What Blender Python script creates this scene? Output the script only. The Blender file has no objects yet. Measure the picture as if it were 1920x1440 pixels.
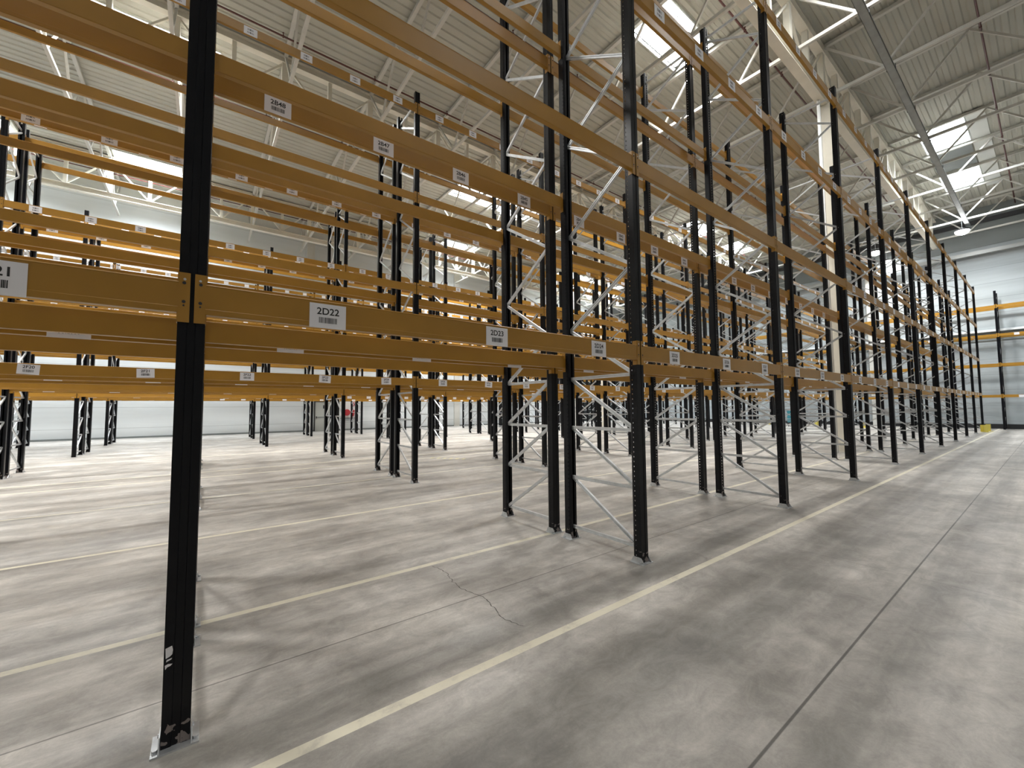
import bpy, bmesh, math, random
from mathutils import Vector, Matrix

SC = bpy.context.scene
COL = SC.collection
random.seed(7)
rnd = random.Random(11)

# ------------------------------------------------------------------ camera
CAM_H = 1.594
YAW, PITCH, ROLL, FPX = 52.9765, 3.2931, -0.4331, 766.48
a, b_, c_ = map(math.radians, (YAW, PITCH, ROLL))
fw = Vector((math.cos(a), math.sin(a), 0)); ri = Vector((math.sin(a), -math.cos(a), 0)); up = Vector((0, 0, 1))
f2 = fw*math.cos(b_) + up*math.sin(b_); u2 = up*math.cos(b_) - fw*math.sin(b_)
r3 = ri*math.cos(c_) + u2*math.sin(c_); u3 = u2*math.cos(c_) - ri*math.sin(c_)
cd = bpy.data.cameras.new('camera'); cam = bpy.data.objects.new('camera', cd); COL.objects.link(cam)
M = Matrix((r3, u3, -f2)).transposed().to_4x4(); M.translation = Vector((0, 0, CAM_H))
cam.matrix_world = M
cd.sensor_width = 36; cd.lens = FPX*36/1920; cd.clip_start = .05; cd.clip_end = 300
SC.camera = cam

def px(p):
    v = Vector(p) - Vector((0, 0, CAM_H)); w = v.dot(f2)
    return (960+FPX*v.dot(r3)/w, 720-FPX*v.dot(u3)/w) if w > .15 else None

# ------------------------------------------------------------------ view, world, daylight
SC.view_settings.view_transform = 'Standard'; SC.view_settings.look = 'None'
SC.view_settings.gamma = 1; SC.view_settings.use_curve_mapping = False
SC.view_settings.exposure = 0.45
W = bpy.data.worlds.new('world'); SC.world = W; W.use_nodes = True
bg = W.node_tree.nodes['Background']; bg.inputs[0].default_value = (.75, .86, 1, 1); bg.inputs[1].default_value = 1.0

ROOF_Z = 14.62
JX = [5.15+3.1*k for k in range(-5, 12)]          # roof joists
# skylights: (x0, x1, y0, y1, strength)
SKY = []
def sky(k, y, s=1.0, n=1):
    SKY.append((JX[k]+.16, JX[k+n]-.16, y-.75, y+.75, s))
sky(12, 2.6, .7); sky(14, 2.6, .7)
sky(7, 7.5)
sky(12, 15.2); sky(14, 15.2)
sky(7, 20.8, 1.3); sky(8, 20.8, 1.3)
sky(0, 28.4, 1.6); sky(2, 28.4, 1.8); sky(8, 28.4, 1.2)  # the first is an added skylight at far left to brighten the back wall
sky(12, 28.4, 1.3); sky(13, 28.4, 1.3); sky(14, 28.4, 1.3)
SKY.append((-3.3, .12, 17.7, 19.2, 1.3)); sky(0, 11.4, 1.6); sky(3, 2.6, .22); sky(7, 2.6, .22); sky(1, -4.2, .10); sky(5, -4.2, .12); sky(9, -4.2, .12); sky(13, -4.2, .35)  # after the first, unseen skylights added to brighten the aisle and left floor
SUN_E = 900
for i, (x0, x1, y0, y1, s) in enumerate(SKY):
    ld = bpy.data.lights.new('skylight_daylight', 'AREA'); ld.shape = 'RECTANGLE'
    ld.size = x1-x0; ld.size_y = y1-y0; ld.energy = SUN_E*s; ld.color = (.90, .96, 1.0) if (x0 > 26 or y0 > 26) else (1.0, .972, .925)
    ld.spread = math.radians(128)
    lo = bpy.data.objects.new('skylight_daylight', ld); COL.objects.link(lo)
    lo.location = ((x0+x1)/2, (y0+y1)/2, ROOF_Z+.22)

# ------------------------------------------------------------------ materials
def nt(name):
    m = bpy.data.materials.new(name); m.use_nodes = True
    t = m.node_tree; return m, t, t.nodes['Principled BSDF']
def simple(name, col, rough=.5, metal=0., noise=.0, nscale=8, bump=0.):
    m, t, p = nt(name)
    p.inputs['Base Color'].default_value = (*col, 1); p.inputs['Roughness'].default_value = rough
    p.inputs['Metallic'].default_value = metal
    if noise or bump:
        tc = t.nodes.new('ShaderNodeTexCoord'); n = t.nodes.new('ShaderNodeTexNoise'); n.inputs['Scale'].default_value = nscale
        n.inputs['Detail'].default_value = 4
        t.links.new(tc.outputs['Object'], n.inputs['Vector'])
    if noise:
        r = t.nodes.new('ShaderNodeMapRange'); r.inputs[1].default_value = .3; r.inputs[2].default_value = .7
        r.inputs[3].default_value = 1-noise; r.inputs[4].default_value = 1+noise*.4
        mx = t.nodes.new('ShaderNodeVectorMath'); mx.operation = 'SCALE'; mx.inputs[0].default_value = col
        t.links.new(n.outputs['Fac'], r.inputs[0]); t.links.new(r.outputs[0], mx.inputs['Scale'])
        t.links.new(mx.outputs[0], p.inputs['Base Color'])
    if bump:
        bp = t.nodes.new('ShaderNodeBump'); bp.inputs['Strength'].default_value = bump; bp.inputs['Distance'].default_value = .01
        t.links.new(n.outputs['Fac'], bp.inputs['Height']); t.links.new(bp.outputs[0], p.inputs['Normal'])
    return m
def emis(name, col, s):
    m = bpy.data.materials.new(name); m.use_nodes = True; t = m.node_tree
    t.nodes.clear(); e = t.nodes.new('ShaderNodeEmission'); o = t.nodes.new('ShaderNodeOutputMaterial')
    e.inputs[0].default_value = (*col, 1); e.inputs[1].default_value = s; t.links.new(e.outputs[0], o.inputs[0]); return m
def mth(t, op, a=None, b=None, clamp=False):
    n = t.nodes.new('ShaderNodeMath'); n.operation = op; n.use_clamp = clamp
    for i, v in enumerate((a, b)):
        if v is None: continue
        if isinstance(v, (int, float)): n.inputs[i].default_value = v
        else: t.links.new(v, n.inputs[i])
    return n.outputs[0]

MT = {}
MT['beam'] = simple('beam_ochre_paint', (.37, .187, .021), .38, 0, .10, 3)
MT['galv'] = simple('galvanised_steel', (.62, .64, .66), .38, .75, .12, 14)
MT['truss'] = simple('truss_white_paint', (.54, .53, .49), .5, 0, .08, 2)
MT['girder'] = simple('girder_cream_paint', (.74, .71, .62), .55, 0, .1, 1.5)
MT['column'] = simple('column_cream_paint', (.66, .63, .54), .6, 0, .08, 2)
MT['label'] = simple('label_paper', (.80, .79, .82), .45)
MT['ink'] = simple('label_ink', (.02, .02, .022), .6)
MT['dark'] = simple('dark_steel', (.03, .03, .033), .5)
MT['tray'] = simple('cable_tray_steel', (.30, .31, .30), .5, .5, .15, 3)
MT['redpipe'] = simple('sprinkler_pipe_paint', (.09, .022, .018), .45)
MT['greypipe'] = simple('grey_pipe_steel', (.34, .35, .34), .45, .3)
MT['whitepipe'] = simple('white_pipe_plastic', (.82, .83, .82), .4)
MT['black'] = simple('black_door_rubber', (.012, .016, .016), .6, 0, .3, 1)
MT['door'] = simple('door_grey_paint', (.45, .47, .44), .5)
MT['red'] = simple('fire_red_paint', (.42, .03, .04), .4)
MT['signw'] = simple('sign_white', (.85, .85, .85), .5)
MT['yellow'] = simple('guard_yellow_paint', (.62, .52, .10), .5)
MT['teal'] = simple('teal_plastic', (.04, .26, .33), .45)
MT['curb'] = simple('skylight_curb_paint', (.62, .64, .62), .5)
MT['pane'] = emis('skylight_pane_daylight', (.93, .97, 1), 6.0)
MT['lamp'] = emis('lamp_led', (1, 1, 1), 60)
MT['hatch'] = simple('floor_hatch_paint', (.62, .58, .36), .6, 0, .3, 20)
MT['crack'] = simple('floor_crack_dust', (.10, .095, .085), .9)

# upright paint with punched slots
def upright_mat():
    m, t, p = nt('upright_black_paint')
    p.inputs['Base Color'].default_value = (.0035, .004, .006, 1); p.inputs['Roughness'].default_value = .30; p.inputs['Specular IOR Level'].default_value = .22
    tc = t.nodes.new('ShaderNodeTexCoord'); s = t.nodes.new('ShaderNodeSeparateXYZ'); t.links.new(tc.outputs['Object'], s.inputs[0])
    ge = t.nodes.new('ShaderNodeNewGeometry'); vt = t.nodes.new('ShaderNodeVectorTransform')
    vt.vector_type = 'NORMAL'; vt.convert_from = 'WORLD'; vt.convert_to = 'OBJECT'
    t.links.new(ge.outputs['True Normal'], vt.inputs[0]); sn = t.nodes.new('ShaderNodeSeparateXYZ'); t.links.new(vt.outputs[0], sn.inputs[0])
    X, Y, Z = s.outputs
    def hole(u, u0, r, per, ph, rz):
        du = mth(t, 'DIVIDE', mth(t, 'SUBTRACT', u, u0), r)
        dz = mth(t, 'DIVIDE', mth(t, 'SUBTRACT', mth(t, 'MODULO', mth(t, 'ADD', Z, per*10+ph), per), per/2), rz)
        d = mth(t, 'ADD', mth(t, 'MULTIPLY', du, du), mth(t, 'MULTIPLY', dz, dz))
        return mth(t, 'LESS_THAN', d, 1.0)
    side = mth(t, 'GREATER_THAN', mth(t, 'ABSOLUTE', sn.outputs[0]), .9)
    front = mth(t, 'LESS_THAN', sn.outputs[1], -.9)
    hs = hole(Y, .018, .0062, .05, 0, .0085)
    ax = mth(t, 'ABSOLUTE', X)
    hf = hole(ax, .036, .0065, .05, .025, .012)
    k = mth(t, 'MULTIPLY', side, hs)
    tr = t.nodes.new('ShaderNodeBsdfTransparent'); mx = t.nodes.new('ShaderNodeMixShader')
    out = t.nodes['Material Output']
    t.links.new(k, mx.inputs[0]); t.links.new(p.outputs[0], mx.inputs[1]); t.links.new(tr.outputs[0], mx.inputs[2])
    t.links.new(mx.outputs[0], out.inputs[0])
    # scuffed paint near the floor
    n = t.nodes.new('ShaderNodeTexNoise'); n.inputs['Scale'].default_value = 22; t.links.new(tc.outputs['Object'], n.inputs['Vector'])
    low = mth(t, 'LESS_THAN', mth(t, 'ADD', Z, mth(t, 'MULTIPLY', n.outputs['Fac'], .25)), .27)
    sc = mth(t, 'MULTIPLY', low, mth(t, 'GREATER_THAN', n.outputs['Fac'], .56))
    cm = t.nodes.new('ShaderNodeMix'); cm.data_type = 'RGBA'
    cm.inputs[6].default_value = (.0035, .004, .006, 1); cm.inputs[7].default_value = (.22, .19, .18, 1)
    t.links.new(sc, cm.inputs[0]); t.links.new(cm.outputs[2], p.inputs['Base Color'])
    return m
MT['post'] = upright_mat()
MT['postfar'] = simple('upright_black_paint_plain', (.0035, .004, .006), .34)
MT['postfar'].node_tree.nodes['Principled BSDF'].inputs['Specular IOR Level'].default_value = .22

def floor_mat():
    m, t, p = nt('concrete_floor')
    tc = t.nodes.new('ShaderNodeTexCoord'); s = t.nodes.new('ShaderNodeSeparateXYZ'); t.links.new(tc.outputs['Object'], s.inputs[0])
    X, Y, Z = s.outputs
    def noise(sx, sy, scale, det=4, rough=.55, dist=0):
        mp = t.nodes.new('ShaderNodeMapping'); mp.inputs['Scale'].default_value = (sx, sy, 1)
        n = t.nodes.new('ShaderNodeTexNoise'); n.inputs['Scale'].default_value = scale; n.inputs['Detail'].default_value = det
        n.inputs['Roughness'].default_value = rough; n.inputs['Distortion'].default_value = dist
        t.links.new(tc.outputs['Object'], mp.inputs[0]); t.links.new(mp.outputs[0], n.inputs['Vector']); return n.outputs['Fac']
    def ramp(v, lo, hi, a, b):
        r = t.nodes.new('ShaderNodeMapRange'); r.interpolation_type = 'SMOOTHSTEP'
        r.inputs[1].default_value = lo; r.inputs[2].default_value = hi; r.inputs[3].default_value = a; r.inputs[4].default_value = b
        t.links.new(v, r.inputs[0]); return r.outputs[0]
    val = ramp(noise(1, 1, 1.1, 6, .62, .4), .3, .7, .72, 1.16)
    val = mth(t, 'MULTIPLY', val, ramp(noise(.10, 1, 2.6, 4, .6), .35, .65, .88, 1.06))       # tyre streaks along the aisles
    val = mth(t, 'MULTIPLY', val, ramp(noise(.05, 1, 7.0, 3, .6), .40, .66, .89, 1.04))
    val = mth(t, 'MULTIPLY', val, ramp(noise(.6, 1, 6, 9, .75, .8), .3, .7, .78, 1.14))
    val = mth(t, 'MULTIPLY', val, ramp(noise(1, 1, 60, 4, .8), .3, .7, .93, 1.06))
    # worn dark wheel tracks
    for y0, w, k in ((1.62, .32, .62), (2.46, .12, .66), (-.35, .5, .85), (.68, .13, .74), (3.62, .12, .84), (4.28, .12, .82), (5.3, .2, .80), (7.2, .25, .76), (7.75, .10, .80), (9.6, .2, .84), (10.3, .12, .80), (11.3, .15, .82)):
        wob = mth(t, 'MULTIPLY', mth(t, 'SUBTRACT', noise(.25, .25, 1.2, 2), .5), .25)
        d = mth(t, 'ABSOLUTE', mth(t, 'SUBTRACT', mth(t, 'ADD', Y, wob), y0))
        val = mth(t, 'MULTIPLY', val, ramp(d, w*.4, w*1.6, k, 1))
    # saw-cut joints
    for ax, c0 in ((Y, .89), (Y, 3.03), (Y, 5.13), (Y, 9.6), (Y, 14.2), (Y, -3.3), (X, 5.3), (X, 10.2), (X, 15.1), (X, -4.2)):
        if c0 == .89: wj, kk = .0065, .28
        elif c0 == 3.03: wj, kk = .0055, .42
        else: wj, kk = .004, .66
        d = mth(t, 'ABSOLUTE', mth(t, 'SUBTRACT', ax, c0))
        val = mth(t, 'MULTIPLY', val, ramp(d, wj*.6, wj*1.5, kk, 1))
    base = t.nodes.new('ShaderNodeVectorMath'); base.operation = 'SCALE'; base.inputs[0].default_value = (.448, .424, .392)
    t.links.new(val, base.inputs['Scale'])
    # painted lines, worn through
    line = None
    for y0, w in ((2.205, .034), (3.93, .034), (6.49, .034), (9.35, .03), (12.2, .04), (13.25, .05), (17.6, .04)):
        d = mth(t, 'LESS_THAN', mth(t, 'ABSOLUTE', mth(t, 'SUBTRACT', Y, y0)), w)
        line = d if line is None else mth(t, 'MAXIMUM', line, d)
    wear = ramp(noise(1, 1, 6, 8, .75), .30, .52, .50, .95)
    line = mth(t, 'MULTIPLY', line, wear)
    mx = t.nodes.new('ShaderNodeMix'); mx.data_type = 'RGBA'; mx.inputs[7].default_value = (.70, .66, .53, 1)
    t.links.new(line, mx.inputs[0]); t.links.new(base.outputs[0], mx.inputs[6]); t.links.new(mx.outputs[2], p.inputs['Base Color'])
    t.links.new(ramp(noise(.3, 1, 3, 4), .3, .7, .34, .52), p.inputs['Roughness'])
    bp = t.nodes.new('ShaderNodeBump'); bp.inputs['Strength'].default_value = .08; bp.inputs['Distance'].default_value = .004
    t.links.new(noise(1, 1, 30, 4), bp.inputs['Height']); t.links.new(bp.outputs[0], p.inputs['Normal'])
    return m
MT['floor'] = floor_mat()

def wall_mat(name, col, band, dirt):
    m, t, p = nt(name)
    tc = t.nodes.new('ShaderNodeTexCoord'); s = t.nodes.new('ShaderNodeSeparateXYZ'); t.links.new(tc.outputs['Object'], s.inputs[0])
    mp = t.nodes.new('ShaderNodeMapping'); mp.inputs['Scale'].default_value = (.12, .12, 1.6)
    n = t.nodes.new('ShaderNodeTexNoise'); n.inputs['Scale'].default_value = 1.2; n.inputs['Detail'].default_value = 4
    t.links.new(tc.outputs['Object'], mp.inputs[0]); t.links.new(mp.outputs[0], n.inputs['Vector'])
    r = t.nodes.new('ShaderNodeMapRange'); r.inputs[1].default_value = .35; r.inputs[2].default_value = .65; r.inputs[3].default_value = 1-dirt; r.inputs[4].default_value = 1
    t.links.new(n.outputs['Fac'], r.inputs[0])
    v = r.outputs[0]
    if band:
        q = mth(t, 'MODULO', mth(t, 'ADD', s.outputs[2], band*10), band)
        d = mth(t, 'ABSOLUTE', mth(t, 'SUBTRACT', q, band/2))
        k = t.nodes.new('ShaderNodeMapRange'); k.inputs[1].default_value = .006; k.inputs[2].default_value = .022; k.inputs[3].default_value = .72; k.inputs[4].default_value = 1
        t.links.new(d, k.inputs[0]); v = mth(t, 'MULTIPLY', v, k.outputs[0])
    sc = t.nodes.new('ShaderNodeVectorMath'); sc.operation = 'SCALE'; sc.inputs[0].default_value = col
    t.links.new(v, sc.inputs['Scale']); t.links.new(sc.outputs[0], p.inputs['Base Color']); p.inputs['Roughness'].default_value = .55
    return m
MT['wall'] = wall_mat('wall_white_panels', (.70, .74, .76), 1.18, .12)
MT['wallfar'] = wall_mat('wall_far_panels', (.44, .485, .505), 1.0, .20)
MT['walltop'] = wall_mat('wall_upper_plaster', (.66, .66, .62), 0, .08)
MT['wallside'] = simple('wall_side_plaster', (.5, .5, .48), .7)
MT['roof'] = simple('roof_corrugated_sheet', (.43, .425, .37), .5, 0, .08, .6)
MT['slab'] = simple('base_kerb_dark', (.012, .013, .015), .6)
MT['wallband'] = simple('wall_trim_white', (.80, .83, .84), .5)
MT['wallgap'] = simple('wall_trim_grey', (.20, .22, .22), .6)

# ------------------------------------------------------------------ mesh helpers
def mesh_obj(name, bm, mat, parent=None, smooth=False):
    me = bpy.data.meshes.new(name); bm.normal_update(); bm.to_mesh(me); bm.free()
    for m in (mat if isinstance(mat, (list, tuple)) else [mat]): me.materials.append(m)
    if smooth:
        for p in me.polygons: p.use_smooth = True
    o = bpy.data.objects.new(name, me); COL.objects.link(o)
    if parent is not None: o.parent = parent
    return o
def empty(name, loc=(0, 0, 0)):
    o = bpy.data.objects.new(name, None); o.empty_display_size = .2; COL.objects.link(o); o.location = loc; return o
def tag(o, label=None, cat=None, group=None, kind=None):
    if label: o['label'] = label
    if cat: o['category'] = cat
    if group: o['group'] = group
    if kind: o['kind'] = kind
    return o
def dup(o, parent=None):
    c = o.copy(); COL.objects.link(c)
    if parent is not None: c.parent = parent
    return c
def dup_tree(o, parent=None):
    c = dup(o, parent)
    for ch in o.children: dup_tree(ch, c)
    return c
def box(bm, x0, x1, y0, y1, z0, z1, mi=0):
    v = [bm.verts.new(p) for p in ((x0,y0,z0),(x1,y0,z0),(x1,y1,z0),(x0,y1,z0),(x0,y0,z1),(x1,y0,z1),(x1,y1,z1),(x0,y1,z1))]
    for f in ((0,3,2,1),(4,5,6,7),(0,1,5,4),(1,2,6,5),(2,3,7,6),(3,0,4,7)):
        bm.faces.new([v[i] for i in f]).material_index = mi
def prism(bm, prof, p0, p1, side, closed=True, mi=0):
    """extrude profile [(s,t)] from p0 to p1; s along `side`, t along the axis cross side"""
    p0, p1 = Vector(p0), Vector(p1); d = (p1-p0).normalized(); s = (Vector(side)-d*Vector(side).dot(d)).normalized(); t = d.cross(s)
    A = [bm.verts.new(p0+s*q[0]+t*q[1]) for q in prof]; B = [bm.verts.new(p1+s*q[0]+t*q[1]) for q in prof]
    n = len(prof)
    for i in range(n if closed else n-1):
        j = (i+1) % n; f = bm.faces.new((A[i], A[j], B[j], B[i])); f.material_index = mi
    if closed:
        try: bm.faces.new(A[::-1]).material_index = mi; bm.faces.new(B).material_index = mi
        except ValueError: pass
def rect(w, h): return [(-w/2, -h/2), (w/2, -h/2), (w/2, h/2), (-w/2, h/2)]
def circ(r, n=10): return [(r*math.cos(2*math.pi*i/n), r*math.sin(2*math.pi*i/n)) for i in range(n)]
CCH = [(-.5,-.5),(.5,-.5),(.5,.5),(-.5,.5),(-.5,.18),(-.18,.18),(-.18,-.18),(-.5,-.18)]
def cprof(w, h): return [(x*w, y*h) for x, y in CCH]
def smooth_o(o):
    for p in o.data.polygons: p.use_smooth = True
    return o
TXT = {}
def text_mesh(s, size):
    if (s, size) in TXT: return TXT[(s, size)]
    cu = bpy.data.curves.new('lettering', 'FONT'); cu.body = s; cu.size = size; cu.align_x = 'CENTER'; cu.align_y = 'CENTER'; cu.offset = size*.018
    o = bpy.data.objects.new('tmp', cu); COL.objects.link(o)
    dg = bpy.context.evaluated_depsgraph_get(); me = bpy.data.meshes.new_from_object(o.evaluated_get(dg))
    bpy.data.objects.remove(o); me.name = 'lettering'; me.materials.clear(); me.materials.append(MT['ink']); TXT[(s, size)] = me
    return me

# ------------------------------------------------------------------ setting
XW0, XW1, YW0, YW1 = -13.0, 40.9, -9.0, 32.0
bm = bmesh.new(); box(bm, XW0-.3, XW1+.3, YW0-.3, YW1+.3, -.3, 0); tag(mesh_obj('floor', bm, MT['floor']), kind='structure')

# roof deck: trapezoidal ribs along x with openings for the skylights
bm = bmesh.new()
per = .31; prof = []
y = YW0-.3
while y < YW1+.3:
    prof += [(y, 0), (y+.13, 0), (y+.165, .038), (y+.275, .038)]
    y += per
prof.append((y, 0))
cuts = sorted({v for s in SKY for v in (s[0], s[1])})
ylines = sorted({v for s in SKY for v in (s[2], s[3])})
pts = [p for p in prof]
# add exact y cuts
for yl in ylines:
    for i in range(len(pts)-1):
        (ya, za), (yb, zb) = pts[i], pts[i+1]
        if ya+1e-4 < yl < yb-1e-4:
            pts.insert(i+1, (yl, za+(zb-za)*(yl-ya)/(yb-ya))); break
for (ya, za), (yb, zb) in zip(pts, pts[1:]):
    ym = (ya+yb)/2
    xs = [XW0-.3]
    for s in sorted([s for s in SKY if s[2] < ym < s[3]]): xs += [s[0], s[1]]
    xs.append(XW1+.3)
    for i in range(0, len(xs), 2):
        v = [bm.verts.new(p) for p in ((xs[i], ya, ROOF_Z+za), (xs[i+1], ya, ROOF_Z+za), (xs[i+1], yb, ROOF_Z+zb), (xs[i], yb, ROOF_Z+zb))]
        bm.faces.new(v[::-1])
# weather skin above the ribbed sheet
for (ya, yb) in zip([YW0-.3]+ylines, ylines+[YW1+.3]):
    ym = (ya+yb)/2; xs = [XW0-.3]
    for s in sorted([s for s in SKY if s[2] < ym < s[3]]): xs += [s[0], s[1]]
    xs.append(XW1+.3)
    for i in range(0, len(xs), 2): box(bm, xs[i], xs[i+1], ya, yb, ROOF_Z+.10, ROOF_Z+.16)
tag(mesh_obj('ceiling', bm, MT['roof']), kind='structure')

def wall(name, x0, x1, y0, y1, z0, z1, mat):
    bm = bmesh.new(); box(bm, x0, x1, y0, y1, z0, z1); return tag(mesh_obj(name, bm, mat), kind='structure')
wall('wall_back', XW0-.3, XW1+.3, YW1, YW1+.3, 0, ROOF_Z+.3, MT['wall'])
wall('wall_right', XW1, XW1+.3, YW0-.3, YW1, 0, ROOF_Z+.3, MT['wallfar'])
wall('wall_left', XW0-.3, XW0, YW0-.3, YW1, 0, ROOF_Z+.3, MT['wallside'])
wall('wall_front', XW0-.3, XW1+.3, YW0-.3, YW0, 0, ROOF_Z+.3, MT['wallside'])
tn = [0]
def trim(x0, x1, y0, y1, z0, z1, mat, nm=None):
    tn[0] += 1
    return wall(nm or 'trim_%d' % tn[0], x0, x1, y0, y1, z0, z1, mat)
trim(XW1-.10, XW1, YW0, YW1-.1, 0, .30, MT['slab'], 'baseboard_right')
trim(XW0, 31.0, YW1-.05, YW1, 0, .10, MT['wallgap'], 'baseboard_back')
trim(XW1-.22, XW1, YW0, YW1, 6.28, 6.40, MT['wallband'])           # ledge on the far wall
trim(XW1-.06, XW1, YW0, YW1, 5.72, 6.20, MT['wallgap'])
trim(XW1-.06, XW1, YW0, YW1, 12.0, ROOF_Z, MT['wallgap'])
trim(XW1-.30, XW1-.02, YW0, YW1, 13.55, 13.80, MT['dark'])
trim(XW1-.5, XW1-.25, YW0, YW1, 11.42, 11.66, MT['greypipe'])
trim(XW0, XW1, YW1-.30, YW1, 13.78, 13.98, MT['wallgap'])
trim(XW0, XW1, YW1-.12, YW1, 14.0, ROOF_Z, MT['walltop'])
for x in (5.9, 17.9, 29.9):                                    # pilasters
    trim(x-.25, x+.25, YW1-.18, YW1, 0, 13.78, MT['walltop'])
trim(XW1-.22, XW1, 7.8, 8.4, 0, 12.4, MT['walltop'])

def roof_girder(y, label):
    t = empty('roof_girder', (0, y, 12.4))
    tag(t, label, 'roof girder', 'lattice girders under the roof', 'thing')
    bm = bmesh.new(); x0, x1 = XW0+.02, XW1-.32
    H = [(-.13,-.14),(.13,-.14),(.13,-.11),(.02,-.11),(.02,.11),(.13,.11),(.13,.14),(-.13,.14),(-.13,.11),(-.02,.11),(-.02,-.11),(-.13,-.11)]
    prism(bm, H, (x0, 0, .14), (x1, 0, .14), (0, 1, 0)); mesh_obj('bottom_chord', bm, MT['girder'], t)
    bm = bmesh.new(); prism(bm, H, (x0, 0, 2.04), (x1, 0, 2.04), (0, 1, 0)); mesh_obj('top_chord', bm, MT['girder'], t)
    prev = None
    for k, xj in enumerate(JX):
        for h, (xx, w) in enumerate(((xj, .20), (xj+1.55, .13))):
            if xx < x0+.3 or xx > x1-.3: continue
            bm = bmesh.new(); prism(bm, rect(w, .18), (xx, 0, .28), (xx, 0, 1.90), (1, 0, 0)); mesh_obj('vertical_web', bm, MT['girder'], t)
        if xj+1.55 < x1-.4 and xj > x0:
            s = 1 if k % 2 else -1
            for (xa, za, xb, zb) in ((xj+.1, 1.85, xj+1.5, .32), (xj+1.6, .32, xj+3.0, 1.85)):
                if xb > x1-.2: continue
                bm = bmesh.new(); prism(bm, rect(.08, .06), (xa, 0, za), (xb, 0, zb), (0, 1, 0)); mesh_obj('diagonal_web', bm, MT['girder'], t)
    return t
GY = [4.5, 16.5, 28.5]
for y, l in zip(GY, ('cream lattice roof girder resting on the cream column above the front rack', 'cream lattice roof girder over the middle rack rows', 'cream lattice roof girder closest to the white back wall')):
    roof_girder(y, l)

# joists (lattice trusses across the girders)
def joist(y0, y1, proto={}):
    key = round(y1-y0, 2)
    if key in proto: return dup_tree(proto[key])
    t = empty('roof_truss', (0, y0, 12.6)); L = y1-y0
    bm = bmesh.new(); prism(bm, rect(.12, .12), (0, .15, 1.92), (0, L-.15, 1.92), (1, 0, 0)); mesh_obj('top_chord', bm, MT['truss'], t)
    n = max(1, round(L/3)); s = L/n
    e = .22 if y0 > YW0+.5 else .1
    bm = bmesh.new(); prism(bm, rect(.10, .10), (0, e, .06), (0, L-.22, .06), (1, 0, 0)); mesh_obj('bottom_chord', bm, MT['truss'], t)
    for i in range(n):
        for (ya, za, yb, zb) in ((i*s+(.15 if i == 0 else 0), 1.86, i*s+s/2, .1), (i*s+s/2, .1, (i+1)*s-(.15 if i == n-1 else 0), 1.86)):
            bm = bmesh.new(); prism(bm, rect(.065, .065), (0, ya, za), (0, yb, zb), (1, 0, 0)); mesh_obj('diagonal', bm, MT['truss'], t)
    proto[key] = t
    return t
NW = ['first', 'second', 'third', 'fourth', 'fifth', 'sixth', 'seventh', 'eighth', 'ninth', 'tenth', 'eleventh', 'twelfth', 'thirteenth', 'fourteenth', 'fifteenth', 'sixteenth', 'seventeenth', 'eighteenth', 'nineteenth', 'twentieth']
spans = [(YW0+.02, GY[0], 'over the open aisle'), (GY[0], GY[1], 'between the first and second girders'), (GY[1], GY[2], 'between the second and third girders'), (GY[2], YW1-.32, 'running into the back wall')]
for si, (ya, yb, wh) in enumerate(spans):
    vis = []
    for x in JX:
        o = joist(ya, yb) if x == JX[0] and False else None
        vis.append(x)
    for k, x in enumerate(vis):
        o = joist(ya, yb); o.location = (x, ya, 12.6)
        d = len(vis)-k
        tag(o, 'white lattice roof truss, %s out from the far wall, %s' % (NW[d-1], wh), 'roof truss', 'white roof trusses')

# skylights, the visible ones and those added for light
for i, (x0, x1, y0, y1, s) in enumerate(SKY):
    t = empty('skylight', ((x0+x1)/2, (y0+y1)/2, ROOF_Z+.1))
    w, h = (x1-x0)/2, (y1-y0)/2
    bm = bmesh.new()
    for (a0, a1, b0, b1) in ((-w-.04, w+.04, -h-.04, -h), (-w-.04, w+.04, h, h+.04), (-w-.04, -w, -h, h), (w, w+.04, -h, h)):
        box(bm, a0, a1, b0, b1, -.14, .22)
    mesh_obj('curb', bm, MT['curb'], t)
    bm = bmesh.new(); box(bm, -w, w, -h, h, .16, .18); mesh_obj('pane', bm, MT['pane'], t)
    if i < 12:
        for q in (-.33, .33):
            bm = bmesh.new(); box(bm, w*q-.02, w*q+.02, -h, h, .03, .07); mesh_obj('glazing_bar', bm, MT['curb'], t)
    row = {18.2: 'row behind the third rack', 18.3: 'row behind the third rack', 18.4: 'row behind the third rack', 18.5: 'row behind the third rack', 2.6: 'row over the aisle', 7.5: 'row over the second rack', 15.2: 'row over the third rack', 20.8: 'row over the fourth rack', 28.4: 'row next to the back wall', 17.9: 'row behind the third rack', 11.4: 'added unseen row past the second rack', -4.2: 'added unseen row beyond the open aisle'}[round((y0+y1)/2, 1)]
    nth = sum(1 for q in SKY if q[2] == y0 and q[0] >= x0)
    tag(t, 'bright rectangular roof skylight, %s, %s from the far wall' % (row, NW[nth-1]), 'skylight', 'roof skylights')

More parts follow.
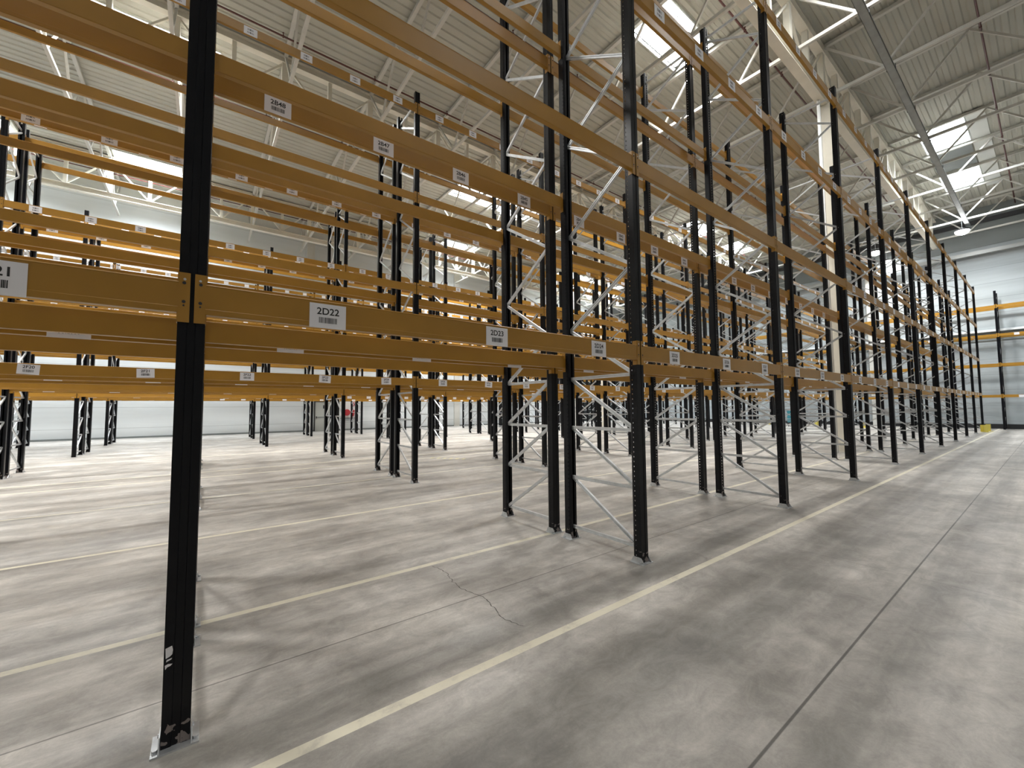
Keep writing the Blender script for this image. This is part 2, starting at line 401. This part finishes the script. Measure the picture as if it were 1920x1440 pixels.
# column, downpipes
def column(x, y, label):
    t = empty('support_column', (x, y, 0))
    bm = bmesh.new(); box(bm, -.20, .20, -.20, .20, 0, 12.38)
    bmesh.ops.bevel(bm, geom=[e for e in bm.edges if abs(e.verts[0].co.z-e.verts[1].co.z) > 5], offset=.035, segments=3, affect='EDGES')
    mesh_obj('shaft', bm, MT['column'], t)
    tag(t, label, 'column', 'cream columns', 'thing')
    return t
t = column(17.72, 4.45, 'tall cream column standing between the uprights of the front rack')
column(19.6, 16.5, 'cream column in the middle of the hall behind the rack rows')
bm = bmesh.new(); prism(bm, circ(.055, 12), (17.05, 4.5, 0), (17.05, 4.5, 12.35), (1, 0, 0))
tag(smooth_o(mesh_obj('downpipe', bm, MT['whitepipe'])), 'white vertical downpipe just left of the tall cream column', 'pipe')
bm = bmesh.new(); prism(bm, circ(.07, 12), (19.88, 19.3, 0), (19.88, 19.3, ROOF_Z), (1, 0, 0))
tag(smooth_o(mesh_obj('downpipe', bm, MT['whitepipe'])), 'bright white vertical pipe behind the third rack row, mid picture', 'pipe')

# flat lining panel beside the aisle skylights, and the shaft floor between them
trim(26.9, 37.0, 1.22, 1.80, ROOF_Z-.03, ROOF_Z-.005, MT['curb'])
trim(30.15, 32.9, 1.86, 3.34, ROOF_Z-.03, ROOF_Z-.005, MT['wallgap'])
# cable tray, sprinkler pipes
t = empty('cable_tray', (0, 2.66, 12.46))
bm = bmesh.new(); box(bm, XW0+.1, 37.4, -.10, .10, 0, .012); box(bm, XW0+.1, 37.4, -.10, -.09, 0, .07); box(bm, XW0+.1, 37.4, .09, .10, 0, .07); mesh_obj('tray', bm, MT['tray'], t)
bm = bmesh.new()
for k in range(5): prism(bm, circ(.018+.004*(k % 3), 6), (XW0+.1, -.06+.03*k, .035), (37.2, -.055+.028*k, .035), (0, 1, 0))
mesh_obj('cable', bm, MT['dark'], t)
bm = bmesh.new()
for x in JX: 
    if x < 37: box(bm, x-.012, x+.012, -.115, -.10, .0, .2); box(bm, x-.012, x+.012, .10, .115, .0, .2)
mesh_obj('hanger', bm, MT['dark'], t)
tag(t, 'long grey cable tray hung under the roof trusses above the open aisle', 'cable tray')
sp0 = None
for n, y in enumerate((.87, 5.65, 10.4, 15.1, 19.8, 24.6, 29.6, -3.9)):
    if sp0 is None:
        t = empty('sprinkler_pipe', (0, y, 14.2)); sp0 = t
        bm = bmesh.new(); prism(bm, circ(.03, 8), (XW0+.05, 0, 0), (XW1-.6, 0, 0), (0, 1, 0)); smooth_o(mesh_obj('pipe', bm, MT['redpipe'], t))
        for k in range(17):
            bm = bmesh.new(); prism(bm, circ(.012, 6), (0, 0, .03), (0, 0, .12), (1, 0, 0)); prism(bm, circ(.03, 8), (0, 0, .12), (0, 0, .13), (1, 0, 0)); box(bm, -.02, .02, -.035, .035, -.035, .035)
            h = mesh_obj('sprinkler_head', bm, MT['redpipe'], t); h.location = (XW0+2.4+3.1*k, 0, 0)
    else: t = dup_tree(sp0); t.location = (0, y, 14.2)
    tag(t, 'dark red sprinkler pipe along the roof, ' + ('above the open aisle', 'over the front rack', 'over the second rack', 'over the third rack', 'just past the third rack', 'over the fourth rack', 'over the fifth rack', 'behind the viewer')[n], 'sprinkler pipe', 'sprinkler pipes under the roof')

# high-bay lamps
def lamp(x, y, z, label):
    t = empty('high_bay_lamp', (x, y, z))
    bm = bmesh.new(); prism(bm, circ(.34, 24), (0, 0, .02), (0, 0, .10), (1, 0, 0)); smooth_o(mesh_obj('housing', bm, MT['dark'], t))
    bm = bmesh.new(); bmesh.ops.create_uvsphere(bm, u_segments=24, v_segments=12, radius=.32)
    bmesh.ops.delete(bm, geom=[v for v in bm.verts if v.co.z > .03], context='VERTS')
    for v in bm.verts: v.co.z *= .7
    smooth_o(mesh_obj('lens', bm, MT['lamp'], t))
    bm = bmesh.new(); prism(bm, circ(.012, 6), (0, 0, .10), (0, 0, ROOF_Z+.02-z), (1, 0, 0)); mesh_obj('suspension_rod', bm, MT['galv'], t)
    tag(t, label, 'lamp', 'high bay lamps')
    ld = bpy.data.lights.new('lamp_light', 'SPOT'); ld.energy = 900; ld.spot_size = 2.6; ld.spot_blend = .6; ld.shadow_soft_size = .18; ld.color = (1, .99, .96)
    lo = bpy.data.objects.new('lamp_light', ld); COL.objects.link(lo); lo.location = (x, y, z-.28)
lamp(36.9, 2.9, 12.2, 'glowing white high bay lamp at the far end of the cable tray')
lamp(37.1, 7.0, 12.2, 'glowing white high bay lamp over the far end of the front rack')
lamp(40.2, 7.0, 12.2, 'small glowing high bay lamp nearest the far wall')

# ------------------------------------------------------------------ racks
ZN = [.15, .745, 1.345, 1.94]
def brace_list():
    L = []
    for z in ZN: L.append(('h', z, z))
    for z0, z1 in zip(ZN, ZN[1:]): L.append(('d', z1, z0))      # inner end high, face end low
    seq = [(0, 1.94), (1, 2.54), (0, 3.13), (1, 3.73), (0, 4.33), (1, 4.93), (0, 5.50), (1, 6.13), (0, 6.70), (1, 7.30), (0, 7.88), (1, 8.42)]
    for (s0, z0), (s1, z1) in zip(seq, seq[1:]): L.append(('z', (s0, z0), (s1, z1)))
    L.append(('h', 8.48, 8.48))
    return L
BR = brace_list()
H_POST = 8.68
PROF_POST = [(-.055,-.05),(-.018,-.05),(-.012,-.040),(.012,-.040),(.018,-.05),(.055,-.05),(.055,.028),(.046,.05),(.015,.05),(.015,.046),(.043,.044),(.051,.026),(.051,-.046),(-.051,-.046),(-.051,.026),(-.043,.044),(-.015,.046),(-.015,.05),(-.046,.05),(-.055,.028)]
def post_mesh():
    bm = bmesh.new()
    A = [bm.verts.new((x, y, .008)) for x, y in PROF_POST]; B = [bm.verts.new((x, y, H_POST)) for x, y in PROF_POST]
    n = len(A)
    for i in range(n):
        j = (i+1) % n; bm.faces.new((A[i], A[j], B[j], B[i]))
    return bm
def foot_mesh():
    bm = bmesh.new(); box(bm, -.09, .09, -.085, .075, 0, .008)
    for s in (-1, 1):
        x0, x1 = (-.063, -.058) if s < 0 else (.058, .063)
        pr = [(-.085, .008), (.075, .008), (.045, .062), (-.045, .062)]
        A = [bm.verts.new((x0, y, z)) for y, z in pr]; B = [bm.verts.new((x1, y, z)) for y, z in pr]
        bm.faces.new(A[::-1]); bm.faces.new(B)
        for i in range(4): j = (i+1) % 4; bm.faces.new((A[i], A[j], B[j], B[i]))
        prism(bm, circ(.009, 6), (x0-.006 if s < 0 else x1, .005, .045), (x0 if s < 0 else x1+.006, .005, .045), (0, 1, 0))
    for s in (-1, 1): prism(bm, circ(.012, 6), (s*.075, -.05, .008), (s*.075, -.05, .02), (1, 0, 0))
    return bm
def brace_bm(b, D):
    """local frame: face post at y=0, inner post at y=D"""
    bm = bmesh.new()
    ends = {0: .03, 1: D-.03}
    if b[0] == 'z': (s0, z0), (s1, z1) = b[1], b[2]; p0 = (0, ends[s0], z0); p1 = (0, ends[s1], z1)
    elif b[0] == 'd': p0 = (0, ends[1], b[1]); p1 = (0, ends[0], b[2])
    else: p0 = (0, ends[0], b[2] if b[0] == 'h' and len(b) > 2 else b[1]); p1 = (0, ends[1], b[1])
    xo = .0 if b[0] == 'h' else .012
    p0 = Vector(p0); p1 = Vector(p1); p0.x += xo; p1.x += xo
    prism(bm, cprof(.028, .036), p0, p1, (1, 0, 0))
    return bm
PROTO = {}
def frame(D, detail):
    key = (round(D, 3), detail)
    if key in PROTO: return dup_tree(PROTO[key])
    t = empty('rack_upright')
    pk = ('post', detail > 0)
    for yy, rot in ((0, 0), (D, math.pi)):
        if pk not in PROTO: p = mesh_obj('post', post_mesh(), MT['post'] if detail else MT['postfar'], t); PROTO[pk] = p.data
        else: p = bpy.data.objects.new('post', PROTO[pk]); COL.objects.link(p); p.parent = t
        p.location = (0, yy, 0); p.rotation_euler = (0, 0, rot)
        if detail:
            if 'foot' not in PROTO: q = mesh_obj('foot_plate', foot_mesh(), MT['galv'], t); PROTO['foot'] = q.data
            else: q = bpy.data.objects.new('foot_plate', PROTO['foot']); COL.objects.link(q); q.parent = t
            q.location = (0, yy, 0); q.rotation_euler = (0, 0, rot)
    if detail == 2:
        for b in BR: mesh_obj('brace', brace_bm(b, D), MT['galv'], t)
    else:
        bm = bmesh.new()
        for b in BR:
            b2 = brace_bm(b, D); me = bpy.data.meshes.new('x'); b2.to_mesh(me); b2.free(); bm.from_mesh(me); bpy.data.meshes.remove(me)
        mesh_obj('bracing', bm, MT['galv'], t)
        if detail == 0:
            bm = bmesh.new()
            for yy in (0, D): box(bm, -.09, .09, yy-.085, yy+.075, 0, .008); box(bm, -.063, -.058, yy-.07, yy+.06, .008, .06); box(bm, .058, .063, yy-.07, yy+.06, .008, .06)
            mesh_obj('foot_plate', bm, MT['galv'], t)
    PROTO[key] = t
    return t

def beam_protos(L):
    key = ('beam', round(L, 2))
    if key in PROTO: return PROTO[key]
    # local: origin at middle of beam, face toward -y at y=0, z=0 at bottom
    P = [(0, .004), (.004, 0), (.046, 0), (.05, .004), (.05, .118), (.030, .118), (.030, .153), (.026, .157), (.004, .157), (0, .153), (0, .150), (.002, .148), (.002, .030), (0, .028)]
    bm = bmesh.new()
    A = [bm.verts.new((-L/2, y, z)) for y, z in P]; B = [bm.verts.new((L/2, y, z)) for y, z in P]
    for i in range(len(P)): j = (i+1) % len(P); bm.faces.new((A[i], B[i], B[j], A[j]))
    bm.faces.new(A); bm.faces.new(B[::-1])
    me = bpy.data.meshes.new('rack_beam'); bm.normal_update(); bm.to_mesh(me); bm.free(); me.materials.append(MT['beam'])
    # end connector (left); hooks over the post
    bm = bmesh.new()
    def conn(s):
        x = s*L/2
        a0, a1 = sorted((x, x+s*.046)); box(bm, a0, a1, -.002, .003, -.048, .202)
        a0, a1 = sorted((x-s*.004, x)); box(bm, a0, a1, .003, .055, -.048, .202)
        for z in (.150, .055): prism(bm, circ(.008, 8), (x+s*.022, -.004, z), (x+s*.022, -.002, z), (1, 0, 0), mi=1)
        for z in (.036,): prism(bm, circ(.0045, 6), (x+s*.022, -.004, z), (x+s*.022, -.002, z), (1, 0, 0), mi=1)
        prism(bm, circ(.006, 8), (x+s*.024, -.006, .168), (x+s*.024, -.002, .168), (1, 0, 0), mi=2)
    out = [me]
    for s in (-1, 1):
        bm = bmesh.new(); conn(s); m2 = bpy.data.meshes.new('end_connector'); bm.normal_update(); bm.to_mesh(m2); bm.free()
        for m in (MT['beam'], MT['dark'], MT['galv']): m2.materials.append(m)
        out.append(m2)
    PROTO[key] = out
    return out
def code_mesh(w, h, nb, seed):
    r = random.Random(seed); bm = bmesh.new(); x = -w/2
    while x < w/2:
        bw = w/nb*r.choice((.35, .5, .8)); 
        v = [bm.verts.new(p) for p in ((x, 0, -h/2), (min(x+bw, w/2), 0, -h/2), (min(x+bw, w/2), 0, h/2), (x, 0, h/2))]; bm.faces.new(v)
        x += bw+w/nb*r.choice((.3, .5, .7))
    me = bpy.data.meshes.new('barcode'); bm.to_mesh(me); bm.free(); me.materials.append(MT['ink']); return me
CODES = [code_mesh(.10, .034, 22, s) for s in range(4)]
CODE_S = code_mesh(.10, .03, 7, 9)
def plate_mesh(w, h):
    bm = bmesh.new(); box(bm, -w/2, w/2, -.0012, 0, 0, h); me = bpy.data.meshes.new('location_label'); bm.to_mesh(me); bm.free(); me.materials.append(MT['label']); return me
PL_BIG, PL_SM = plate_mesh(.203, .145), plate_mesh(.205, .135)

ROWS = {}   # name: (planes y, D, posts x list, pitch)
D0, G0 = .997, .3115
def dbl(y0, D, G): return [y0, y0+D, y0+D+G, y0+2*D+G]
XP, PITCH = -.061, 3.7
ROWS['front'] = (dbl(2.644, D0, G0), D0, [XP+PITCH*k for k in range(-1, 11)], PITCH)
ROWS['second'] = (dbl(8.309, D0, G0), D0, [XP+PITCH*k for k in range(-1, 11)], PITCH)
ROWS['third'] = (dbl(13.974, D0, G0), D0, [XP+PITCH*k for k in range(-2, 11)], PITCH)
ROWS['fourth'] = (dbl(20.35, .95, .25), .95, [-.65+2.85*k for k in range(-3, 13)], 2.85)
ROWS['fifth'] = (dbl(26.1, .95, .25), .95, [-.65+2.85*k for k in range(-3, 13)], 2.85)
LEVZ = [2.078, 4.125, 6.17, 8.215]
SKIP0 = {'front': True, 'second': True, 'third': False}

def vis_frac(p0, p1):
    """projected length x height of a beam clipped to the picture, in px2"""
    n = 12; A = 0; prev = None
    for i in range(n+1):
        q = Vector(p0).lerp(Vector(p1), i/n); u = px(q); w = px(q+Vector((0, 0, .157)))
        cur = (u, w) if (u and w and -20 < u[0] < 1940 and -40 < u[1] < 1480) else None
        if cur and prev: A += math.hypot(cur[0][0]-prev[0][0], cur[0][1]-prev[0][1])*abs((cur[0][1]-cur[1][1]))
        prev = cur
    return A

pos_word = {'front': 0, 'second': 1, 'third': 2, 'fourth': 3, 'fifth': 4}
# frames
for rn, (Y, D, xs, pitch) in ROWS.items():
    for k, x in enumerate(xs):
        seen = [px((x, yy, z)) for yy in (Y[0], Y[3]) for z in (0, 4, 8.5)]
        if not any(q and -60 < q[0] < 1980 for q in seen): continue
        for side in (0, 1):
            near = abs(x-1.5) if rn == 'front' else 9
            det = 2 if (rn == 'front' and x < 32) or (rn == 'second' and x < 20) else (1 if rn in ('second', 'front') or (rn == 'third' and x < 16) else 0)
            if rn == 'front' and k == 0: continue
            t = frame(D, det)
            if side == 0: t.location = (x, Y[0], 0)
            else: t.location = (x, Y[3], 0); t.rotation_euler = (0, 0, math.pi)
            near_x = [xx for xx in xs if any(q and -60 < q[0] < 1980 for q in [px((xx, yy, z)) for yy in (Y[0], Y[3]) for z in (0, 4, 8.5)])]
            if rn == 'front': near_x = xs[1:]
            o = near_x.index(x)
            tag(t, 'black rack upright with silver bracing, %s from the left in the %s rack, %s half' % (NW[o], rn, 'nearer' if side == 0 else 'farther'), 'rack upright', 'rack uprights')

# beams
cand = []
for rn, (Y, D, xs, pitch) in ROWS.items():
    for k in range(len(xs)-1):
        for lv in range(4):
            for pl in range(4):
                y = Y[pl]; xa, xb = xs[k]+.055, xs[k+1]-.055
                A = vis_frac((xa, y, LEVZ[lv]), (xb, y, LEVZ[lv]))
                if A < 1: continue
                cand.append((A, rn, k, lv, pl, xa, xb, y))
cand.sort(key=lambda c: -c[0])
LV = ['lowest', 'second', 'third', 'top']
def place_beam(rn, k, lv, pl, xa, xb, y, px2):
    L = xb-xa; me, cl, cr = beam_protos(L)
    t = bpy.data.objects.new('rack_beam', me); COL.objects.link(t)
    out = pl in (0, 2)      # beams of planes 0 and 2 face the viewer
    t.location = ((xa+xb)/2, y-.057 if out else y+.057, LEVZ[lv])
    if not out: t.rotation_euler = (0, 0, math.pi)
    for m2 in (cl, cr):
        c = bpy.data.objects.new('end_connector', m2); COL.objects.link(c); c.parent = t
    return t
def add_label(t, xoff, L, code, big, px2, tilt=0):
    """location label on the -y face of a beam seen by the viewer"""
    p = bpy.data.objects.new('location_label', PL_BIG if big else PL_SM); COL.objects.link(p); p.parent = t
    p.location = (xoff, -.0005, -.006 if big else .008); p['label'] = 'white location label'
    p.rotation_euler = (0, tilt, 0)
    if code:
        q = bpy.data.objects.new('lettering', text_mesh(code, .056)); COL.objects.link(q); q.parent = p; q.location = (0, -.0022, .098); q.rotation_euler = (math.pi/2, 0, 0)
        c = bpy.data.objects.new('barcode', CODES[hash(code) % 4 if False else (sum(map(ord, code)) % 4)]); COL.objects.link(c); c.parent = p; c.location = (0, -.0022, .047)
    elif px2 > 600:
        q = bpy.data.objects.new('barcode', CODE_S); COL.objects.link(q); q.parent = p; q.location = (0, -.0022, .045)
        q = bpy.data.objects.new('barcode', CODE_S); COL.objects.link(q); q.parent = p; q.location = (0, -.0022, .098); q.scale = (.9, 1, 1.2)
ROWW = {'front': 'front', 'second': 'second', 'third': 'third', 'fourth': 'fourth', 'fifth': 'fifth'}
PLW = ['aisle face', 'inner front side', 'inner rear side', 'rear face']
NIND = 300
rest = []
for idx, (A, rn, k, lv, pl, xa, xb, y) in enumerate(cand):
    if idx >= NIND: rest.append((rn, k, lv, pl, xa, xb, y)); continue
    t = place_beam(rn, k, lv, pl, xa, xb, y, A)
    L = xb-xa
    bay = k-1 if rn in ('front', 'second') else (k-2 if rn == 'third' else k-3)
    if rn in ('fourth', 'fifth'): where = '%s bay from left' % NW[k]
    elif bay < 0: where = 'bay left of nearest post' if bay == -1 else 'second bay left of nearest post'
    else: where = '%s bay right of nearest post' % NW[bay]
    t['kind'] = 'thing'
    tag(t, 'ochre beam, %s level, %s, %s of %s rack' % (LV[lv], where, PLW[pl], rn), 'rack beam', 'ochre rack beams')
    # labels
    if pl in (0, 2):
        if lv == 0 and pl == 0 and rn in ('front', 'second'):
            for q in range(3):
                off = (.64, 1.87, 3.05)[q]-1.85
                num = 22+3*bay+q
                code = ('2D' if rn == 'front' else '2F')+str(num) if A > 1500 else None
                add_label(t, off, L, code, rn == 'front', A, 0 if rn == 'front' else (.0, .06, -.03)[q])
        elif lv == 1 and pl == 2 and rn == 'front' and bay < 0: pass
        elif lv == 1 and pl == 2 and rn == 'front':
            for q in range(4):
                add_label(t, (.50, 1.42, 2.30, 3.21)[q]-1.85, L, '2B%d' % (48-4*bay-q) if A > 1500 else None, True, A)
        elif (pl == 0 and lv in (2, 3) and not (rn == 'second' and lv == 2)) or (pl == 2 and lv == 2 and rn != 'front') or (pl == 0 and lv == 1 and rn == 'front' and bay >= 3) or (pl == 2 and lv == 0):
            n = 4 if lv else 3
            for q in range(n):
                add_label(t, (.54+.90*q-1.85) if n == 4 else (.64+1.2*q-1.85), L, None, True, A)
if rest:
    bm = bmesh.new()
    for (rn, k, lv, pl, xa, xb, y) in rest:
        z = LEVZ[lv]; ya, yb = (y-.057, y-.007) if pl in (0, 2) else (y+.007, y+.057)
        box(bm, xa, xb, ya, yb, z, z+.157)
        if pl in (0, 2): box(bm, xa-.046, xb+.046, y-.062, y-.055, z-.048, z+.20) if False else None
        for xe, s in ((xa, -1), (xb, 1)):
            yy = (y-.059, y-.054) if pl in (0, 2) else (y+.054, y+.059)
            a0, a1 = sorted((xe, xe+s*.046)); box(bm, a0, a1, yy[0], yy[1], z-.048, z+.202)
        if pl == 0:
            n = 3; Lx = xb-xa
            for q in range(n): xx = xa+Lx*(q+.5)/n; box(bm, xx-.1, xx+.1, y-.060, y-.0575, z, z+.14, 1)
    o = mesh_obj('rack_beam', bm, [MT['beam'], MT['label']])
    tag(o, 'remaining distant ochre rack beams across the far rack rows', 'rack beams', kind='stuff')

# rack along the far wall (bays run across the hall)
bay_y = [1.94-3.7, 1.94, 5.64, 9.34, 13.04, 16.74]
for n, y in enumerate(bay_y):
    t = frame(.997, 0); t.rotation_euler = (0, 0, -math.pi/2); t.location = (39.45, y, 0)
    tag(t, 'black rack upright against the far wall, ' + ('hidden at the right edge', 'standing clear right of the front rack', 'first behind the front rack end', 'second behind the front rack end', 'third behind the front rack end', 'fourth behind the front rack end')[n], 'rack upright', 'uprights of the far wall rack')
for n, (ya, yb) in enumerate(zip(bay_y, bay_y[1:])):
    for lv, z in enumerate((2.0, 3.95, 5.80, 7.62)):
        for r, xx in enumerate((39.45, 40.447)):
            me, cl, cr = beam_protos(3.59)
            t = bpy.data.objects.new('rack_beam', me); COL.objects.link(t)
            for m2 in (cl, cr):
                c = bpy.data.objects.new('end_connector', m2); COL.objects.link(c); c.parent = t
            t.location = (xx-.057 if r == 0 else xx+.057, (ya+yb)/2, z); t.rotation_euler = (0, 0, -math.pi/2 if r == 0 else math.pi/2)
            t['kind'] = 'thing'
            tag(t, 'ochre beam of the far wall rack, %s level, %s bay from the right, %s side' % (LV[lv], NW[n], 'near' if r == 0 else 'wall'), 'rack beam', 'beams of the far wall rack')
            if r == 0 and n < 2 and lv in (0, 2): add_label(t, -1.1, 3.6, None, True, 0)

# ------------------------------------------------------------------ small things
def guard(x, y, label, rot=0):
    t = empty('upright_guard', (x, y, 0)); t.rotation_euler = (0, 0, rot)
    bm = bmesh.new()
    prism(bm, [(-.16,-.005),(.16,-.005),(.16,.005),(-.16,.005)], (0, -.10, 0.01), (0, -.10, .40), (1, 0, 0))
    prism(bm, [(-.09,-.005),(.09,-.005),(.09,.005),(-.09,.005)], (-.16, -.01, 0.01), (-.16, -.01, .40), (0, 1, 0))
    prism(bm, [(-.09,-.005),(.09,-.005),(.09,.005),(-.09,.005)], (.16, -.01, 0.01), (.16, -.01, .40), (0, 1, 0))
    mesh_obj('shield', bm, MT['yellow'], t)
    bm = bmesh.new(); box(bm, -.22, .22, -.2, .02, 0, .01); mesh_obj('base_flange', bm, MT['yellow'], t)
    tag(t, label, 'rack guard', 'yellow guards at the rack feet')
guard(XP+37, 2.45, 'yellow corner guard in front of the last upright of the front rack')
guard(XP+33.3+2.2, 2.50, 'yellow guard lying beside the end of the front rack', .5)
guard(XP+37, 8.12, 'yellow guard at the last upright of the second rack')
guard(XP+37, 10.9, 'yellow guard on the rear foot of the second rack end')
guard(38.6, 14.7, 'yellow guard standing near the far end of the third rack')
# teal bin
t = empty('storage_bin', (35.5, 11.9, 0)); bm = bmesh.new()
for (a0, a1, b0, b1) in ((-.35, .35, -.3, -.28), (-.35, .35, .28, .3), (-.35, -.33, -.28, .28), (.33, .35, -.28, .28)): box(bm, a0, a1, b0, b1, .35, 1.15)
box(bm, -.35, .35, -.3, .3, .33, .35); mesh_obj('tub', bm, MT['teal'], t)
bm = bmesh.new(); box(bm, -.37, .37, -.32, .32, 1.15, 1.19); mesh_obj('lid', bm, MT['teal'], t)
bm = bmesh.new()
for sx in (-.3, .3):
    for sy in (-.25, .25): prism(bm, circ(.02, 6), (sx, sy, .0), (sx, sy, .33), (1, 0, 0))
mesh_obj('leg_frame', bm, MT['dark'], t); tag(t, 'teal bin on dark legs seen just left of the cream column', 'bin')

# back wall door with push bar
t = empty('door_1', (6.9, YW1-.02, 0)); t['kind'] = 'structure'
bm = bmesh.new(); box(bm, -.50, .50, -.05, 0, .02, 2.1); mesh_obj('door_leaf', bm, MT['door'], t)
bm = bmesh.new(); box(bm, -.57, -.50, -.08, 0, 0, 2.17); box(bm, .50, .57, -.08, 0, 0, 2.17); box(bm, -.5, .5, -.08, 0, 2.1, 2.17); mesh_obj('door_frame', bm, MT['dark'], t)
bm = bmesh.new(); prism(bm, circ(.022, 8), (-.42, -.13, 1.0), (.42, -.13, 1.0), (0, 1, 0)); box(bm, -.45, -.40, -.15, -.05, .93, 1.07); box(bm, .40, .45, -.15, -.05, .93, 1.07); mesh_obj('push_bar', bm, MT['dark'], t)
bm = bmesh.new(); box(bm, .02, .32, -.056, -.05, 1.62, 1.86); mesh_obj('sign', bm, MT['dark'], t)
# fire hose cabinet board
t = empty('fire_point', (8.75, YW1-.02, 0))
bm = bmesh.new(); box(bm, -.62, .62, -.02, 0, .92, 2.15); mesh_obj('backboard', bm, MT['signw'], t)
bm = bmesh.new(); prism(bm, circ(.24, 20), (-.18, -.16, 1.32), (-.18, -.03, 1.32), (1, 0, 0)); mesh_obj('hose_reel', bm, MT['red'], t)
bm = bmesh.new(); prism(bm, circ(.11, 14), (.26, -.14, 1.02), (.26, -.14, 1.5), (1, 0, 0)); prism(bm, circ(.04, 8), (.26, -.14, 1.5), (.26, -.14, 1.58), (1, 0, 0)); mesh_obj('extinguisher', bm, MT['red'], t)
s = None
bm = bmesh.new(); box(bm, .12, .40, -.03, -.02, 1.78, 2.08); s = mesh_obj('sign', bm, MT['red'], t)
bm = bmesh.new(); box(bm, .23, .31, -.034, -.03, 1.83, 2.00); box(bm, .20, .25, -.034, -.03, 1.93, 2.03); mesh_obj('pictogram', bm, MT['signw'], s)
bm = bmesh.new(); box(bm, -.62, .62, -.14, 0, .88, .92); mesh_obj('shelf', bm, MT['dark'], t)
tag(t, 'white fire point board with red hose reel and extinguisher on back wall', 'fire point')
# dark loading door
t = empty('door_2', (35.6, YW1-.02, 0)); t['kind'] = 'structure'
bm = bmesh.new(); box(bm, -4.2, 4.6, -.06, 0, 0, 4.8)
for k in range(24): box(bm, -4.2, 4.6, -.09, -.06, .05+.2*k, .05+.2*k+.13)
mesh_obj('door_leaf', bm, MT['black'], t)
bm = bmesh.new(); box(bm, -4.4, -4.2, -.14, 0, 0, 5.0); box(bm, 4.6, 4.8, -.14, 0, 0, 5.0); box(bm, -4.2, 4.6, -.14, 0, 4.8, 5.0); mesh_obj('door_frame', bm, MT['dark'], t)
# wall lamp on pole on back wall
t = empty('wall_floodlight', (8.7, YW1-.02, 8.2))
bm = bmesh.new(); prism(bm, circ(.02, 6), (0, -.02, 0), (0, -.02, 2.3), (1, 0, 0)); mesh_obj('conduit', bm, MT['dark'], t)
bm = bmesh.new(); box(bm, -.42, 0, -.06, -.02, 2.26, 2.30); box(bm, -.62, -.38, -.22, -.02, 2.18, 2.40); mesh_obj('head', bm, MT['dark'], t)
tag(t, 'small dark floodlight with drop conduit on the upper back wall', 'floodlight')
# worn yellow hatching on the floor beside the second rack
bm = bmesh.new()
for k in range(6):
    x0 = 5.75+.13*k; y0 = 12.0-.17*k
    v = [bm.verts.new(p) for p in ((x0, y0, .0012), (x0+.07, y0-.05, .0012), (x0+.30, y0+.16, .0012), (x0+.22, y0+.22, .0012))]; bm.faces.new(v)
tag(mesh_obj('trim_hatching', bm, MT['hatch']), kind='structure')
# torn sticker on the nearest post
near = [o for o in bpy.data.objects if o.get('category') == 'rack upright' and o.parent is None and abs(o.location.x-XP) < .01 and abs(o.location.y-2.644) < .01][0]
bm = bmesh.new()
for pr in ([(-.050, .465), (-.026, .472), (-.022, .452), (-.024, .432), (-.033, .424), (-.048, .418)], [(-.044, .412), (-.024, .416), (-.027, .409), (-.046, .402)], [(-.050, .388), (-.038, .392), (-.022, .388), (-.030, .380), (-.041, .378), (-.048, .368)]):
    bm.faces.new([bm.verts.new((x, -.0506, z)) for x, z in pr])
mesh_obj('torn_sticker', bm, MT['label'], near)
# floor crack
bm = bmesh.new(); pts = []; yy = 3.86
xx = 1.86
while yy > 2.42:
    xx = 1.895+.03*math.sin(yy*9)+rnd.uniform(-.012, .012); pts.append((xx, yy)); yy -= .03
for (x0, y0), (x1, y1) in zip(pts, pts[1:]):
    w = .0022+rnd.random()*.002
    v = [bm.verts.new(p) for p in ((x0-w, y0, .0012), (x0+w, y0, .0012), (x1+w, y1, .0012), (x1-w, y1, .0012))]; bm.faces.new(v)
tag(mesh_obj('trim_crack', bm, MT['crack']), kind='structure')
